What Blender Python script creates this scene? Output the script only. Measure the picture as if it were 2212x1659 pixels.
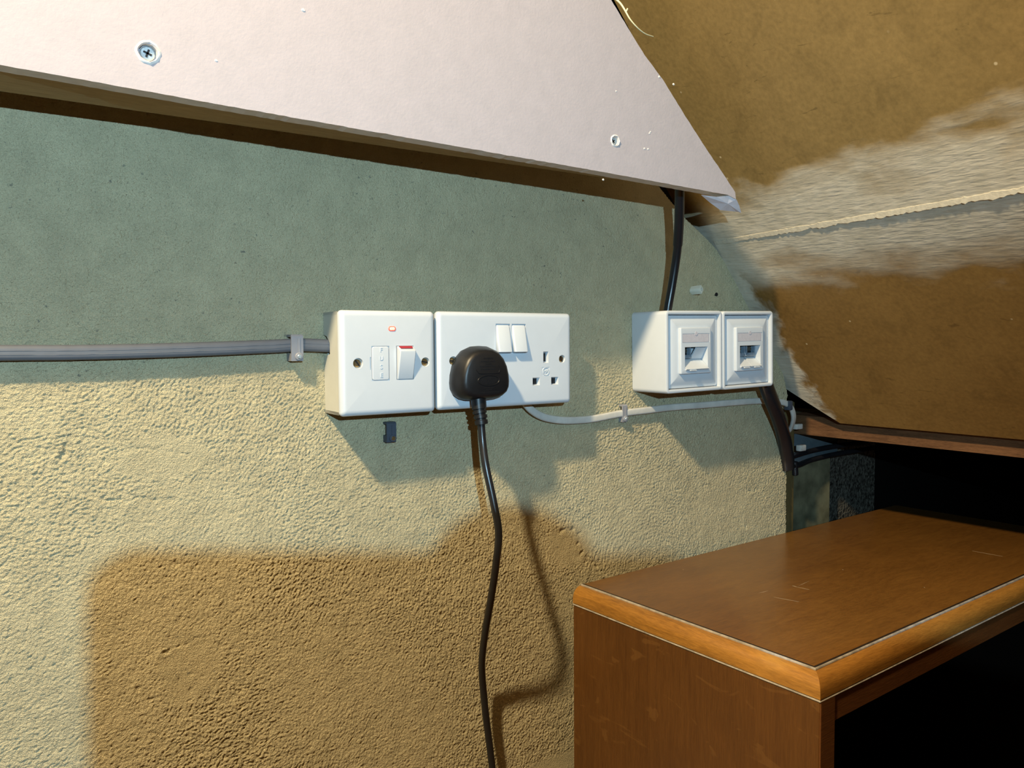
import bpy, bmesh, math, random
from mathutils import Vector, Matrix, noise as mnoise
random.seed(7)
for o in list(bpy.data.objects): bpy.data.objects.remove(o)
S = bpy.context.scene
COL = S.collection
PI = math.pi
def V(*a): return Vector(a)

# ------------------------------------------------------------------ camera
CAM = V(-0.2335, -0.638, 0.0588)
RIGHT = V(0.8334, -0.5527, -0.0067).normalized()
FWD = V(0.5516, 0.8324, -0.0523).normalized()
UP = RIGHT.cross(FWD).normalized()
RIGHT = FWD.cross(UP).normalized()
FPX = 1701.94
cd = bpy.data.cameras.new('camera')
cam = bpy.data.objects.new('camera', cd); COL.objects.link(cam)
cd.sensor_width = 36; cd.lens = 36 * FPX / 2212; cd.clip_start = 0.01
cam.matrix_world = Matrix(((RIGHT.x, UP.x, -FWD.x, CAM.x), (RIGHT.y, UP.y, -FWD.y, CAM.y), (RIGHT.z, UP.z, -FWD.z, CAM.z), (0, 0, 0, 1)))
S.camera = cam
# ------------------------------------------------------------------ world, lamps, exposure
w = bpy.data.worlds.new('world'); S.world = w; w.use_nodes = True
w.node_tree.nodes['Background'].inputs[0].default_value = (1.0, 0.62, 0.34, 1)
w.node_tree.nodes['Background'].inputs[1].default_value = 0.02
def lamp(name, kind, loc, col, watt, radius, aim=None, angle=None, blend=1.0):
    l = bpy.data.lights.new(name, kind); o = bpy.data.objects.new(name, l); COL.objects.link(o)
    o.location = loc; l.color = col; l.energy = watt; l.shadow_soft_size = radius
    if aim is not None:
        o.rotation_euler = (Vector(aim) - Vector(loc)).to_track_quat('-Z', 'Y').to_euler()
        l.spot_size = math.radians(angle); l.spot_blend = blend
    return o
lamp('ceiling_bulb', 'POINT', (-0.65, -0.52, 0.90), (1.0, 0.79, 0.48), 104.0, 0.035)
lamp('head_torch', 'SPOT', (-0.27, -0.93, 0.17), (0.47, 0.78, 1.0), 30.0, 0.0035, (-0.11, 0, -0.09), 104, 0.65)
S.view_settings.view_transform = 'Standard'; S.view_settings.look = 'None'
S.view_settings.exposure = 0.12; S.view_settings.gamma = 1.0
S.view_settings.use_curve_mapping = False

# ------------------------------------------------------------------ helpers: pixel ray -> point in the place
def ray(px, py): return RIGHT * ((px - 1106) / FPX) + UP * (-(py - 829.5) / FPX) + FWD
def atY(px, py, y):
    d = ray(px, py); return CAM + d * ((y - CAM.y) / d.y)
def atP(px, py, p0, n):
    d = ray(px, py); return CAM + d * ((p0 - CAM).dot(n) / d.dot(n))

# ------------------------------------------------------------------ materials
class NT:
    def __init__(s, name, rough=0.6, spec=0.35):
        s.m = bpy.data.materials.new(name); s.m.use_nodes = True
        s.t = s.m.node_tree; s.b = s.t.nodes['Principled BSDF']
        s.b.inputs['Roughness'].default_value = rough
        s.b.inputs['Specular IOR Level'].default_value = spec
        s.tc = None
    def n(s, typ, **kw):
        x = s.t.nodes.new(typ)
        for k, v in kw.items(): setattr(x, k, v)
        return x
    def L(s, a, b): s.t.links.new(a, b)
    def co(s):
        if not s.tc: s.tc = s.n('ShaderNodeNewGeometry').outputs['Position']
        return s.tc
    def mapping(s, scale=(1, 1, 1), rot=(0, 0, 0), loc=(0, 0, 0), src=None):
        m = s.n('ShaderNodeMapping'); m.inputs['Scale'].default_value = scale
        m.inputs['Rotation'].default_value = rot; m.inputs['Location'].default_value = loc
        s.L(src or s.co(), m.inputs[0]); return m.outputs[0]
    def noise(s, scale, detail=3, rough=0.55, dist=0.0, vec=None):
        x = s.n('ShaderNodeTexNoise'); x.inputs['Scale'].default_value = scale
        x.inputs['Detail'].default_value = detail; x.inputs['Roughness'].default_value = rough
        x.inputs['Distortion'].default_value = dist
        s.L(vec or s.co(), x.inputs['Vector']); return x.outputs['Fac']
    def voro(s, scale, feature='F1', vec=None, out='Distance'):
        x = s.n('ShaderNodeTexVoronoi'); x.feature = feature; x.inputs['Scale'].default_value = scale
        s.L(vec or s.co(), x.inputs['Vector']); return x.outputs[out]
    def ramp(s, fac, stops):
        r = s.n('ShaderNodeValToRGB'); e = r.color_ramp.elements
        while len(e) < len(stops): e.new(0.5)
        for i, (p, c) in enumerate(stops):
            e[i].position = p
            e[i].color = (c, c, c, 1) if isinstance(c, (int, float)) else (*c, 1)
        s.L(fac, r.inputs[0]); return r.outputs[0]
    def math(s, op, a, b=None):
        x = s.n('ShaderNodeMath', operation=op)
        for i, q in enumerate((a, b)):
            if q is None: continue
            if isinstance(q, (int, float)): x.inputs[i].default_value = q
            else: s.L(q, x.inputs[i])
        return x.outputs[0]
    def mix(s, fac, a, b, typ='MIX'):
        x = s.n('ShaderNodeMix', data_type='RGBA', blend_type=typ)
        for sock, q in ((x.inputs[0], fac), (x.inputs[6], a), (x.inputs[7], b)):
            if isinstance(q, (int, float)): sock.default_value = q
            elif isinstance(q, tuple): sock.default_value = (*q, 1)
            else: s.L(q, sock)
        return x.outputs[2]
    def xyz(s):
        x = s.n('ShaderNodeSeparateXYZ'); s.L(s.co(), x.inputs[0]); return x.outputs
    def bump(s, h, strength, dist):
        b = s.n('ShaderNodeBump')
        if isinstance(strength, (int, float)): b.inputs['Strength'].default_value = strength
        else: s.L(strength, b.inputs['Strength'])
        b.inputs['Distance'].default_value = dist
        s.L(h, b.inputs['Height']); s.L(b.outputs[0], s.b.inputs['Normal']); return b
    def col(s, c):
        if isinstance(c, tuple): s.b.inputs['Base Color'].default_value = (*c, 1)
        else: s.L(c, s.b.inputs['Base Color'])
        return s
def plain(name, c, rough=0.5, spec=0.4, metal=0.0, mottle=0.06, scale=120, bump=0.0):
    k = NT(name, rough, spec); k.b.inputs['Metallic'].default_value = metal
    f = k.noise(scale, 3)
    k.col(k.ramp(f, [(0.3, tuple(x * (1 - mottle) for x in c)), (0.7, tuple(min(1, x * (1 + mottle)) for x in c))]))
    if bump: k.bump(f, bump, 0.0005)
    return k.m

def make_plaster():
    k = NT('sand_plaster', 0.9, 0.12)
    big = k.noise(6, 3, 0.6); mid = k.noise(45, 4, 0.6)
    c = k.ramp(big, [(0.3, (0.52, 0.452, 0.285)), (0.7, (0.62, 0.545, 0.345))])
    c = k.mix(0.35, c, k.ramp(mid, [(0.3, (0.42, 0.372, 0.245)), (0.65, (0.68, 0.595, 0.385))]))
    # dark sand pits
    pit = k.ramp(k.noise(330, 2, 0.5), [(0.27, 1.0), (0.34, 0.0)])
    pit2 = k.math('MULTIPLY', pit, k.ramp(k.noise(14, 2), [(0.42, 0.0), (0.6, 0.8)]))
    c = k.mix(pit2, c, (0.17, 0.17, 0.14))
    k.col(c)
    k.bump(k.math('ADD', k.noise(1500, 2, 0.55), k.math('MULTIPLY', k.noise(820, 3, 0.55, 0.4), 1.2)), 0.95, 0.0017)
    return k.m
def make_pink():
    k = NT('pink_plasterboard', 0.85, 0.15)
    c = k.ramp(k.noise(90, 4), [(0.3, (0.41, 0.37, 0.388)), (0.7, (0.438, 0.393, 0.412))])
    fleck = k.ramp(k.voro(34), [(0.018, 1.0), (0.035, 0.0)])
    c = k.mix(k.math('MULTIPLY', fleck, k.ramp(k.noise(9, 1), [(0.5, 0.0), (0.6, 0.9)])), c, (0.9, 0.9, 0.86))
    k.col(c)
    h = k.math('ADD', k.noise(500, 3), k.math('MULTIPLY', k.noise(60, 2), 0.6))
    k.bump(h, 0.25, 0.0006); return k.m
# the bend between the two roof boards, and the eaves edge, run from the gable wall towards the room
def bend_pt(y): return V(0.4738 + 0.131 * y, y, 0.172)
def eave_pt(y): return V(0.650 - 0.055 * y, y, -0.0445 + 0.006 * y)
def make_board(name, base_lo, base_hi, upper):
    k = NT(name, 0.62, 0.25)
    f = k.noise(10, 4, 0.6, 0.4); g = k.noise(240, 3, 0.6)
    c = k.ramp(f, [(0.3, base_lo), (0.7, base_hi)])
    c = k.mix(0.22, c, k.ramp(g, [(0.3, tuple(x * 0.55 for x in base_lo)), (0.7, tuple(min(1, x * 1.4) for x in base_hi))]))
    # scuffs: thin dark and pale scratches
    sc = k.ramp(k.noise(40, 4, 0.7, 1.0, k.mapping((3.0, 0.6, 3.0), (0.2, 0, 0.5))), [(0.31, 1.0), (0.36, 0.0)])
    c = k.mix(k.ramp(k.noise(28, 4, 0.65, 0.8), [(0.52, 0.0), (0.70, 0.35)]), c, tuple(x * 0.55 for x in base_lo))
    c = k.mix(k.math('MULTIPLY', sc, 0.5), c, tuple(x * 0.4 for x in base_lo))
    sp = k.ramp(k.voro(38), [(0.03, 1.0), (0.06, 0.0)])
    c = k.mix(k.math('MULTIPLY', sp, k.ramp(k.noise(17, 1), [(0.48, 0.0), (0.56, 0.8)])), c, (0.62, 0.5, 0.30))
    # smeared filler plaster along the joint and in the corner with the gable wall
    X, Y, Z = k.xyz()
    dz = k.math('SUBTRACT', Z, 0.172)
    ad = dz if upper else k.math('MULTIPLY', dz, -1.0)
    sm = k.noise(22, 4, 0.5, 0.2, k.mapping((1.0, 0.55, 1.6)))
    grow = k.math('MULTIPLY', Y, 0.02 if upper else 0.0)
    wid = k.math('ADD', ad, k.math('ADD', grow, k.math('MULTIPLY', k.math('SUBTRACT', sm, 0.5), 0.085)))
    m = k.ramp(wid, [(0.018, 1.0), (0.034, 0.55), (0.048, 0.0)]) if upper else k.ramp(wid, [(0.020, 1.0), (0.038, 0.5), (0.056, 0.0)])
    if not upper:
        cm = k.noise(36, 4, 0.5, 0.2)
        yy = k.math('ADD', k.math('MULTIPLY', Y, -1.0), k.math('MULTIPLY', k.math('SUBTRACT', cm, 0.5), 0.06))
        yy = k.math('ADD', yy, k.math('MULTIPLY', dz, 0.05))
        m2 = k.ramp(yy, [(0.014, 1.0), (0.026, 0.0)])
        m = k.math('MAXIMUM', m, m2)
    pl = k.ramp(k.noise(70, 4), [(0.3, (0.46, 0.42, 0.33)), (0.7, (0.58, 0.53, 0.43))])
    c = k.mix(m, c, pl)
    k.col(c)
    str_ = k.noise(240, 2, 0.5, 0.3, k.mapping((1.0, 0.22, 1.6)))
    h = k.math('ADD', k.math('MULTIPLY', m, k.math('ADD', k.math('MULTIPLY', str_, 1.0), 0.5)), k.math('MULTIPLY', k.noise(160, 3), 0.18))
    k.bump(h, 0.7, 0.0010)
    return k.m
def make_wood(name, lo, hi, grain=(6, 6, 0.5), rough=0.35, spec=0.5, fleck=None, sc=30, rot=(0, 0, 0), coat=0.0, bump=0.25):
    k = NT(name, rough, spec)
    v = k.mapping(grain, rot)
    f = k.noise(sc, 5, 0.6, 0.8, v); g = k.noise(sc * 6, 3, 0.6, 0.2, v)
    big = k.noise(7, 3)
    c = k.ramp(f, [(0.28, lo), (0.72, hi)])
    c = k.mix(0.35, c, k.ramp(g, [(0.35, tuple(x * 0.5 for x in lo)), (0.65, hi)]))
    c = k.mix(0.3, c, k.ramp(big, [(0.3, tuple(x * 0.6 for x in lo)), (0.7, hi)]))
    if fleck:
        fl = k.ramp(k.noise(44, 3, 0.5, 1.0, k.mapping((1.0, 0.55, 1.5), (0.25, 0, 0))), [(0.62, 0.0), (0.66, 1.0)])
        c = k.mix(k.math('MULTIPLY', fl, 0.32), c, fleck)
    k.col(c); k.bump(g, bump, 0.0006)
    if coat:
        k.b.inputs['Coat Weight'].default_value = coat; k.b.inputs['Coat Roughness'].default_value = 0.25
    return k.m
M = dict(
    plaster=make_plaster(), pink=make_pink(),
    board_hi=make_board('tan_hardboard', (0.21, 0.138, 0.046), (0.285, 0.187, 0.066), True),
    board_lo=make_board('brown_hardboard', (0.205, 0.110, 0.029), (0.275, 0.155, 0.044), False),
    gypsum=plain('gypsum_core', (0.72, 0.68, 0.64), 0.9, 0.1, bump=0.5),
    filler=plain('filler_plaster', (0.54, 0.495, 0.395), 0.9, 0.1, mottle=0.12, bump=0.9, scale=220),
    batten=make_wood('rough_pine', (0.36, 0.25, 0.11), (0.50, 0.37, 0.18), (0.4, 5, 5), 0.8, 0.15),
    eaves=make_wood('stained_sawn_timber', (0.035, 0.014, 0.005), (0.20, 0.095, 0.042), (5, 0.7, 9), 0.75, 0.2, sc=44, bump=0.6),
    white=plain('white_moulded_plastic', (0.57, 0.60, 0.63), 0.32, 0.5, mottle=0.01),
    white2=plain('cool_white_plastic', (0.56, 0.60, 0.645), 0.38, 0.45, mottle=0.01),
    cream=plain('cream_backbox_plastic', (0.55, 0.55, 0.49), 0.45, 0.4, mottle=0.02),
    black=plain('black_rubber', (0.009, 0.009, 0.010), 0.40, 0.38, mottle=0.1),
    cable_black=plain('black_cable', (0.012, 0.012, 0.014), 0.3, 0.6, mottle=0.1),
    grey=plain('grey_cable_pvc', (0.125, 0.13, 0.145), 0.58, 0.35, mottle=0.05),
    clip=plain('grey_clip_plastic', (0.25, 0.25, 0.27), 0.5, 0.4, mottle=0.05),
    dclip=plain('slate_clip_plastic', (0.055, 0.065, 0.085), 0.5, 0.4, mottle=0.05),
    wcable=plain('off_white_cable', (0.52, 0.505, 0.46), 0.5, 0.35, mottle=0.12, scale=70),
    brass=plain('brass_screw', (0.55, 0.40, 0.20), 0.35, 0.5, metal=1.0, mottle=0.15, scale=400),
    steel=plain('zinc_screw', (0.50, 0.58, 0.62), 0.4, 0.5, metal=0.7, mottle=0.2, scale=500),
    dark=plain('dark_slot', (0.01, 0.01, 0.012), 0.5, 0.4),
    jack=plain('blue_grey_jack', (0.16, 0.21, 0.26), 0.4, 0.4, mottle=0.15, scale=300),
    contact=plain('jack_contacts', (0.7, 0.62, 0.45), 0.3, 0.5, metal=0.9),
    label=plain('grey_label_card', (0.52, 0.50, 0.54), 0.35, 0.5, mottle=0.06, scale=300),
    red=plain('red_switch_flag', (0.30, 0.008, 0.016), 0.4, 0.5),
    plugb=plain('beige_wall_plug', (0.62, 0.60, 0.50), 0.5, 0.35),
    straw=plain('pale_fibre', (0.82, 0.76, 0.48), 0.6, 0.3),
    void=plain('void_shade_black', (0.006, 0.005, 0.004), 0.95, 0.05),  # darkness of the unlit eaves space put into the colour
    floor=make_wood('floor_boards', (0.12, 0.07, 0.03), (0.2, 0.12, 0.06), (0.5, 6, 6), 0.6, 0.3),
    top=make_wood('polished_oak_top', (0.125, 0.050, 0.010), (0.21, 0.092, 0.018), (0.8, 4, 4), 0.30, 0.5, sc=22, rot=(0, 0, 0.05), coat=0.15, bump=0.12),
    mould=make_wood('honey_oak_moulding', (0.21, 0.088, 0.014), (0.52, 0.25, 0.045), (7, 0.7, 7), 0.34, 0.5, sc=26, coat=0.1),
    mould_f_shaded=make_wood('honey_oak_front_shaded', (0.19, 0.075, 0.013), (0.44, 0.20, 0.036), (0.7, 7, 7), 0.34, 0.5, sc=26, coat=0.1),  # grain along the front; colours darkened for the shade on that side
    side=make_wood('dark_oak_side', (0.09, 0.034, 0.007), (0.145, 0.060, 0.013), (6, 6, 0.35), 0.42, 0.4, fleck=(0.20, 0.095, 0.025), sc=26),
    rail=make_wood('dark_oak_frame', (0.10, 0.035, 0.010), (0.16, 0.062, 0.018), (0.5, 3, 6), 0.4, 0.4),
    bead=plain('glint_pale_bead', (0.33, 0.30, 0.26), 0.35, 0.6, mottle=0.35, scale=160),  # pale tone paints the glint along the moulding edges
    groove=plain('groove_shade_line', (0.018, 0.010, 0.006), 0.5, 0.4),  # dark tone paints the shade lying in the edge groove
    scratch=plain('pale_scratch', (0.42, 0.32, 0.20), 0.6, 0.3),
    inside=plain('inside_shade_black', (0.008, 0.005, 0.003), 0.8, 0.1),  # near-black colour holds the shade inside the bookcase
    block=plain('concrete_block', (0.13, 0.12, 0.07), 0.95, 0.1, mottle=0.4, scale=40, bump=1.0),
    blue=plain('blue_grey_lining', (0.08, 0.10, 0.11), 0.6, 0.3, mottle=0.1),
)
def make_rough():
    k = NT('roughcast', 0.95, 0.1); f = k.noise(260, 2, 0.5)
    k.col(k.ramp(f, [(0.3, (0.015, 0.012, 0.009)), (0.7, (0.13, 0.115, 0.09))])); k.bump(f, 1.0, 0.004); return k.m
M['rough'] = make_rough()
k = NT('neon_glow', 0.3, 0.5); k.col((0.9, 0.5, 0.42))
nn = k.noise(300, 1); k.L(k.ramp(nn, [(0.3, (1.0, 0.22, 0.12)), (0.7, (1.0, 0.34, 0.2))]), k.b.inputs['Emission Color'])
k.b.inputs['Emission Strength'].default_value = 2.2; M['neon'] = k.m
k = NT('neon_lens', 0.3, 0.5); nn = k.noise(300, 1); k.col(k.ramp(nn, [(0.3, (0.75, 0.16, 0.12)), (0.7, (0.8, 0.2, 0.15))]))
k.b.inputs['Emission Color'].default_value = (1, 0.10, 0.05, 1); k.b.inputs['Emission Strength'].default_value = 0.5; M['neon_rim'] = k.m

# ------------------------------------------------------------------ mesh helpers
class MB:
    def __init__(s, T=None): s.bm = bmesh.new(); s.T = T or Matrix.Identity(4)
    def v(s, p): return s.bm.verts.new(s.T @ Vector(p))
    def face(s, vs):
        try: return s.bm.faces.new(vs)
        except ValueError: return None
    def poly(s, pts): return s.face([s.v(p) for p in pts])
    def box(s, a, b, bev=0.0, seg=2):
        t = bmesh.new()
        r = bmesh.ops.create_cube(t, size=1)
        c = (Vector(a) + Vector(b)) / 2; d = Vector(b) - Vector(a)
        for q in t.verts: q.co = Vector((q.co.x * abs(d.x), q.co.y * abs(d.y), q.co.z * abs(d.z))) + c
        if bev: bmesh.ops.bevel(t, geom=list(t.edges), offset=bev, segments=seg, profile=0.5, affect='EDGES')
        s.join(t); return s
    def join(s, t, X=None):
        mp = {q: s.v(X @ q.co if X else q.co) for q in t.verts}
        for f in t.faces: s.face([mp[q] for q in f.verts])
        t.free()
    def loft(s, rings, close=True, cap0=True, cap1=True):
        R = [[s.v(p) for p in r] for r in rings]; n = len(R[0])
        for a, b in zip(R, R[1:]):
            for i in range(n if close else n - 1):
                j = (i + 1) % n; s.face([a[i], a[j], b[j], b[i]])
        if cap0 and close: s.face(R[0][::-1])
        if cap1 and close: s.face(R[-1])
        return R
    def prism(s, pts, off):
        off = Vector(off); s.loft([[Vector(p) for p in pts], [Vector(p) + off for p in pts]]); return s
    def sweep(s, pts, prof, ref=(0, -1, 0), caps=True, scale=None):
        pts = [Vector(p) for p in pts]; rings = []; ref = Vector(ref)
        for i, p in enumerate(pts):
            t = (pts[min(i + 1, len(pts) - 1)] - pts[max(i - 1, 0)]).normalized()
            b = (ref - t * ref.dot(t)).normalized(); a = t.cross(b)
            k = scale(i / (len(pts) - 1)) if scale else 1.0
            rings.append([p + a * (q[0] * k) + b * (q[1] * k) for q in prof])
        s.loft(rings, True, caps, caps); return s
    def cyl(s, c, axis, r, h, n=20, r2=None, bev=0.0):
        axis = Vector(axis).normalized(); x = axis.orthogonal().normalized(); y = axis.cross(x); c = Vector(c)
        r2 = r if r2 is None else r2
        def ring(rad, o): return [c + axis * o + (x * math.cos(a) + y * math.sin(a)) * rad for a in [2 * PI * i / n for i in range(n)]]
        rs = [ring(r, 0), ring(r2, h)] if not bev else [ring(r, 0), ring(r2, h - bev), ring(r2 - bev, h)]
        s.loft(rs); return s
def circ(r, n=12, r2=None): return [(r * math.cos(2 * PI * i / n), (r2 or r) * math.sin(2 * PI * i / n)) for i in range(n)]
def rrect2(w, h, r, n=4):
    out = []
    for cx, cy, a0 in ((w / 2 - r, h / 2 - r, 0), (-w / 2 + r, h / 2 - r, 90), (-w / 2 + r, -h / 2 + r, 180), (w / 2 - r, -h / 2 + r, 270)):
        for i in range(n + 1):
            a = math.radians(a0 + 90 * i / n); out.append((cx + r * math.cos(a), cy + r * math.sin(a)))
    return out
def spline(pts, per=8):
    P = [Vector(p) for p in pts]; out = []
    for i in range(len(P) - 1):
        p0, p1, p2, p3 = P[max(i - 1, 0)], P[i], P[i + 1], P[min(i + 2, len(P) - 1)]
        for k_ in range(per):
            t = k_ / per
            out.append(0.5 * ((2 * p1) + (p2 - p0) * t + (2 * p0 - 5 * p1 + 4 * p2 - p3) * t * t + (3 * p1 - p0 - 3 * p2 + p3) * t ** 3))
    out.append(P[-1]); return out
def thing(name, label, cat, loc=(0, 0, 0), group=None):
    o = bpy.data.objects.new(name, None); COL.objects.link(o); o.location = loc
    o.empty_display_size = 0.02; o['label'] = label; o['category'] = cat
    if group: o['group'] = group
    return o
def wloc(p):
    l = Vector((0, 0, 0))
    while p: l += Vector(p.location); p = p.parent
    return l
def obj(name, mb, mat, parent=None, label=None, cat=None, kind=None, group=None, smooth=35, origin=None):
    bm = mb.bm
    bmesh.ops.remove_doubles(bm, verts=bm.verts, dist=1e-6)
    bmesh.ops.recalc_face_normals(bm, faces=bm.faces)
    me = bpy.data.meshes.new(name)
    base = wloc(parent) if parent else Vector((0, 0, 0))
    if origin is None:
        c = sum((v.co for v in bm.verts), Vector()) / max(1, len(bm.verts))
    else: c = Vector(origin)
    for v in bm.verts: v.co -= c
    bm.to_mesh(me); bm.free()
    if smooth:
        me.shade_smooth(); me.set_sharp_from_angle(angle=math.radians(smooth))
    me.materials.append(mat)
    o = bpy.data.objects.new(name, me); COL.objects.link(o); o.location = c - base
    if parent: o.parent = parent
    if label: o['label'] = label
    if cat: o['category'] = cat
    if kind: o['kind'] = kind
    if group: o['group'] = group
    return o
# plate facing -y: rounded rectangle with softly rounded front edge and cut-outs
def rr(x0, z0, x1, z1, r, n=5):
    return [((x0 + x1) / 2 + a, (z0 + z1) / 2 + b) for a, b in rrect2(x1 - x0, z1 - z0, r, n)]
def plate(mb, x0, z0, x1, z1, yb, yf, rc=0.003, ea=0.002, eb=0.002, holes=(), n=5, steps=4, cap_back=True):
    rings = [[(x, yb, z) for x, z in rr(x0, z0, x1, z1, rc, n)]]
    for t in range(steps + 1):
        a = PI / 2 * t / steps; ins = ea * (1 - math.cos(a)); y = yf + eb - eb * math.sin(a)
        rings.append([(x, y, z) for x, z in rr(x0 + ins, z0 + ins, x1 - ins, z1 - ins, max(rc - ins * 0.6, 0.0004), n)])
    R = mb.loft(rings, True, cap_back, not holes)
    if holes:
        bm = mb.bm
        edges = []
        outer = R[-1]
        for i in range(len(outer)):
            e = bm.edges.get((outer[i], outer[(i + 1) % len(outer)])) or bm.edges.new((outer[i], outer[(i + 1) % len(outer)])); edges.append(e)
        for pts, depth, taper in holes:
            a = [mb.v((x, yf, z)) for x, z in pts]
            cx = sum(p[0] for p in pts) / len(pts); cz = sum(p[1] for p in pts) / len(pts)
            b = [mb.v((cx + (x - cx) * taper, yf + depth, cz + (z - cz) * taper)) for x, z in pts]
            for i in range(len(a)):
                j = (i + 1) % len(a); edges.append(bm.edges.new((a[i], a[j]))); bm.faces.new((a[i], a[j], b[j], b[i]))
            bm.faces.new(b)
        nrm = (mb.T.to_3x3() @ Vector((0, -1, 0)))
        bmesh.ops.triangle_fill(bm, use_beauty=True, use_dissolve=False, edges=edges, normal=nrm)
    return mb
def disc(cx, cz, r, n=16): return [(cx + r * math.cos(2 * PI * i / n), cz + r * math.sin(2 * PI * i / n)) for i in range(n)]
def rect(x0, z0, x1, z1): return [(x0, z0), (x1, z0), (x1, z1), (x0, z1)]
def text_obj(txt, size, x, z, y, mat, parent, name, depth=0.0003, shear=0.0, line=1.0, T=None):
    cu = bpy.data.curves.new('t', 'FONT'); cu.body = txt; cu.size = size; cu.align_x = 'CENTER'; cu.align_y = 'CENTER'
    cu.extrude = depth; cu.shear = shear; cu.space_line = line; cu.resolution_u = 3
    to = bpy.data.objects.new('t', cu); COL.objects.link(to)
    dg = bpy.context.evaluated_depsgraph_get(); me = bpy.data.meshes.new_from_object(to.evaluated_get(dg))
    bpy.data.objects.remove(to)
    mb = MB(T); bm2 = bmesh.new(); bm2.from_mesh(me); bpy.data.meshes.remove(me)
    mb.join(bm2, Matrix.Translation((x, y, z)) @ Matrix.Rotation(PI / 2, 4, 'X'))
    return obj(name, mb, mat, parent, smooth=0)
def screw_head(parent, x, z, y, r, mat, T=None, name='screw', ang=0.3):
    mb = MB(T); mb.cyl((x, y + 0.002, z), (0, -1, 0), r, 0.002, 18, bev=r * 0.25)
    o = obj(name, mb, mat, parent)
    sl = MB(T); Rm = Matrix.Translation((x, y, z)) @ Matrix.Rotation(ang, 4, 'Y')
    t = bmesh.new(); bmesh.ops.create_cube(t, size=1)
    for q in t.verts: q.co = Vector((q.co.x * r * 1.7, q.co.y * 0.0006, q.co.z * r * 0.34))
    sl.join(t, Rm); obj('screw_slot', sl, M['dark'], o, smooth=0)
    return o

# ================================================================== SETTING
def px_wall(*pts): return [atY(x, y, 0) for x, y in pts]
# gable wall: a slab whose right edge follows the roof boards
edge = px_wall((1480, 470), (1524, 512), (1545, 533), (1590, 600), (1628, 662), (1668, 742), (1694, 810), (1703, 855), (1692, 890), (1696, 940), (1699, 1000), (1699, 1150))
front = [(p.x, p.z) for p in edge]
outline = [(-1.6, -0.95), (-1.6, 1.25), (-1.0, 1.25), (-0.30, 0.66), (0.27, 0.318)] + front + [(front[-1][0], -0.95)]
import numpy as np
RNG = np.random.RandomState(12)
def vnoise(x, z, f, seed):
    """smooth gradient noise on a lattice, about -1..1"""
    r = np.random.RandomState(seed); N = 512
    ang = r.rand(N, N) * 2 * np.pi; gx = np.cos(ang); gz = np.sin(ang)
    X = x * f + 1000.37; Z = z * f + 1000.71
    ix = np.floor(X).astype(np.int64); iz = np.floor(Z).astype(np.int64); fx = X - ix; fz = Z - iz
    u = fx * fx * fx * (fx * (fx * 6 - 15) + 10); v = fz * fz * fz * (fz * (fz * 6 - 15) + 10)
    def g(a, b, dx, dz):
        q = a % N; w_ = b % N; return gx[q, w_] * dx + gz[q, w_] * dz
    n00 = g(ix, iz, fx, fz); n10 = g(ix + 1, iz, fx - 1, fz); n01 = g(ix, iz + 1, fx, fz - 1); n11 = g(ix + 1, iz + 1, fx - 1, fz - 1)
    return ((n00 * (1 - u) + n10 * u) * (1 - v) + (n01 * (1 - u) + n11 * u) * v) * 1.5
def sstep(a, b, t): 
    q = np.clip((t - a) / (b - a), 0, 1); return q * q * (3 - 2 * q)
def seg_dist(x, z, P):
    best = np.full(x.shape, 9.0); 
    for (ax_, az_), (bx_, bz_) in zip(P, P[1:]):
        dx, dz = bx_ - ax_, bz_ - az_; t = np.clip(((x - ax_) * dx + (z - az_) * dz) / (dx * dx + dz * dz), 0, 1)
        best = np.minimum(best, np.hypot(x - ax_ - t * dx, z - az_ - t * dz))
    return best
STEP = 0.00070
xs = np.concatenate([np.linspace(-1.6, -0.262, 50), np.arange(-0.262 + STEP, 0.645, STEP)])
zs = np.concatenate([np.linspace(-0.95, -0.375, 30), np.arange(-0.375 + STEP, 0.245, STEP), np.linspace(0.25, 1.25, 40)])
GX, GZ = np.meshgrid(xs, zs, indexing='ij')
wx = GX + 0.0016 * vnoise(GX, GZ, 90, 1); wz = GZ + 0.0016 * vnoise(GX, GZ, 90, 2)
n1 = vnoise(wx, wz, 500, 3) + 0.75 * vnoise(wx, wz, 690, 4)
def aniso(a, fl, fs, seed):
    c_, s_ = math.cos(a), math.sin(a); p_ = wx * c_ + wz * s_; q_ = -wx * s_ + wz * c_
    return vnoise(p_ * fl / fs, q_, fs, seed)
a1 = aniso(math.radians(62), 250, 640, 5); a2 = aniso(math.radians(12), 250, 640, 6); a3 = aniso(math.radians(86), 160, 640, 7)
sel = sstep(-0.25, 0.25, vnoise(GX, GZ, 9, 8)); sel2 = sstep(0.02, 0.12, GX) * sstep(-0.05, -0.12, GZ)
an = a1 * sel + a2 * (1 - sel); an = an * (1 - 0.7 * sel2) + a3 * 0.7 * sel2
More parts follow.
